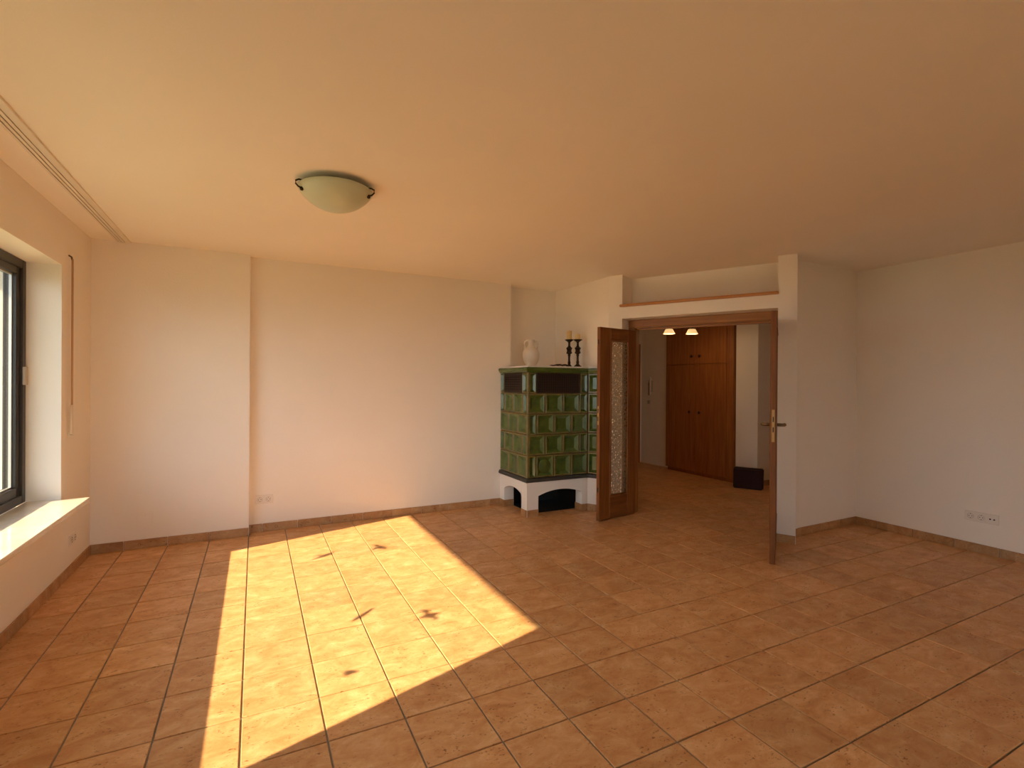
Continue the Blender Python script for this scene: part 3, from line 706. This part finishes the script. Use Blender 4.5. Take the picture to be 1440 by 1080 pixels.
sockets('white double socket on the wall beside the pier edge', (1.345, YB2, .299), 0, 'ss')
sockets('white triple plate with two sockets and an antenna jack on the bare wall', (XR, -.70, .299), -PI/2, 'ssa')
sockets('white double socket under the marble window sill', (XL, 2.03, .25), PI/2, 'ss')
bc = thing('cover_plate', 'painted square blank cover low on the pier', 'cover plate', (.448, YB1, .215))
part('plate', 'wall_paint', bc, lambda m: m.cbox(-.055, .055, -.006, 0, -.07, .07, .002))
for sz in (-1, 1): part('screw', 'white_plastic', bc, lambda m: m.cbox(-.004, .004, -.0075, -.006, sz*.055-.004, sz*.055+.004, .001))

# ------------------------------------------------------------------ hall furniture
wd = thing('wardrobe', 'tall dark brown built-in wardrobe with four plain doors', 'wardrobe', (7.29, 2.265, 0))
part('carcass', 'wardrobe_wood', wd, lambda m: (m.box(.022, .32, 0, 1.315, 0.05, 2.54), m.box(.03, .32, .02, 1.295, 0, .05)))
part('side_panel', 'wardrobe_wood', wd, lambda m: m.cbox(0, .0215, 0, .115, .05, 2.54, .002))
part('side_panel', 'wardrobe_wood', wd, lambda m: m.cbox(0, .0215, 1.30, 1.315, .05, 2.54, .002))
for (ya, yb, za, zb_, ky, kz) in ((.118, .700, .055, 1.700, .60, .965), (.704, 1.297, .055, 1.700, .795, .965), (.118, .700, 1.706, 2.53, .60, 1.825), (.704, 1.297, 1.706, 2.53, .755, 1.828)):
    dr = part('door', 'wardrobe_wood', wd, lambda m: m.cbox(-.004, .0205, ya, yb, za, zb_, .002))
    m = MB(); m.lathe([(0, 0), (.009, 0), (.009, .012), (.020, .018), (.022, .026), (.014, .032), (0, .033)], 16)
    for v in m.bm.verts: v.co = Vector((-.004-v.co.z, ky+v.co.x, kz+v.co.y))
    m.build('knob', 'dark_knob', dr)
ph = thing('door_phone', 'pale door intercom handset on the hall wall beside the wardrobe', 'intercom', (7.42, 4.07, 1.36))
part('wall_plate', 'socket_recess', ph, lambda m: m.cbox(-.03, 0, -.045, .045, -.10, .10, .006))
part('handset', 'white_plastic', ph, lambda m: (m.cbox(-.06, -.031, -.040, -.005, -.15, .15, .008),))
part('keypad', 'groove_shadow', ph, lambda m: m.cbox(-.034, -.030, .005, .035, -.16, .06, .002))
sw = thing('light_switch', 'white light switch below the hall intercom', 'switch', (7.42, 4.12, 1.08))
part('frame', 'white_plastic', sw, lambda m: m.cbox(-.010, 0, -.041, .041, -.041, .041, .003))
part('rocker', 'socket_recess', sw, lambda m: m.cbox(-.015, -.0102, -.029, .029, -.029, .029, .002))
bx = thing('storage_box', 'dark maroon fabric box on the hall floor against the white wall end', 'box', (7.18, 1.93, 0), math.radians(-61))
def boxy(m):
    b2 = bmesh.new(); bmesh.ops.create_cube(b2, size=1)
    for v in b2.verts: v.co = Vector((v.co.x*.36, v.co.y*.12 + (.035 if v.co.z > 0 else 0), (v.co.z+.5)*.27))
    bmesh.ops.bevel(b2, geom=b2.edges[:], offset=.012, segments=2, affect='EDGES'); m.merge(b2)
part('body', 'maroon_fabric', bx, boxy)
part('seam', 'dark_cloth', bx, lambda m: m.tube([(-.165, -.030, .255), (.165, -.030, .255)], .004, 8))
# entrance door with a tall pane
ed = thing('door_3', 'half glazed brown entrance door at the end of the hall', 'door', (6.30, 4.32, 0), kind='structure')
part('door_frame', 'door_wood', ed, lambda m: (m.cbox(0, .07, -.03, 0, 0, 2.10, .003), m.cbox(1.0, 1.07, -.03, 0, 0, 2.10, .003), m.cbox(.07, 1.0, -.03, 0, 2.03, 2.10, .003)))
part('leaf', 'door_wood', ed, lambda m: (m.cbox(.07, .20, -.022, 0, 0, 2.03, .003), m.cbox(.95, 1.0, -.022, 0, 0, 2.03, .003), m.cbox(.2, .95, -.022, 0, 0, .80, .003), m.cbox(.2, .95, -.022, 0, 1.96, 2.03, .003)))
part('pane', 'mirror_dark', ed, lambda m: m.box(.2, .95, -.012, 0, .8, 1.96))
part('door_handle', 'aged_brass', ed, lambda m: m.tube([(.90, -.022, 1.05), (.90, -.06, 1.05), (.80, -.065, 1.05)], .009))
# hall lamp with two lit shades
hl = thing('hall_lamp', 'hall ceiling lamp with two small lit amber glass shades', 'lamp', (6.47, 2.46, H))
part('canopy', 'lamp_metal', hl, lambda m: m.lathe([(0, 0), (.06, 0), (.055, -.02), (0, -.03)], 20))
part('stem', 'lamp_metal', hl, lambda m: m.tube([(0, 0, -.02), (0, 0, -.34)], .007))
ex, ey = .1395, -.0705
part('arm', 'lamp_metal', hl, lambda m: m.tube([(-ex, -ey, -.335), (0, 0, -.34), (ex, ey, -.335)], .007))
for sg in (-1, 1):
    s_ = part('glass_shade', 'lit_shade', hl, lambda m: m.lathe([(.045, -.395), (.050, -.400), (.080, -.460), (.076, -.460), (.046, -.402), (.0, -.398)], 24, (sg*ex, sg*ey, 0), cap=False))
    pl_ = bpy.data.lights.new('bulb', 'POINT'); pl_.energy = 2.8; pl_.color = (1.0, 0.66, 0.34); pl_.shadow_soft_size = 0.03
    po = bpy.data.objects.new('bulb', pl_); COL.objects.link(po); po.parent = hl; po.location = (sg*ex, sg*ey, -.47)
    part('socket_cup', 'lamp_metal', s_, lambda m: m.tube([(sg*ex, sg*ey, -.335), (sg*ex, sg*ey, -.398)], .016))
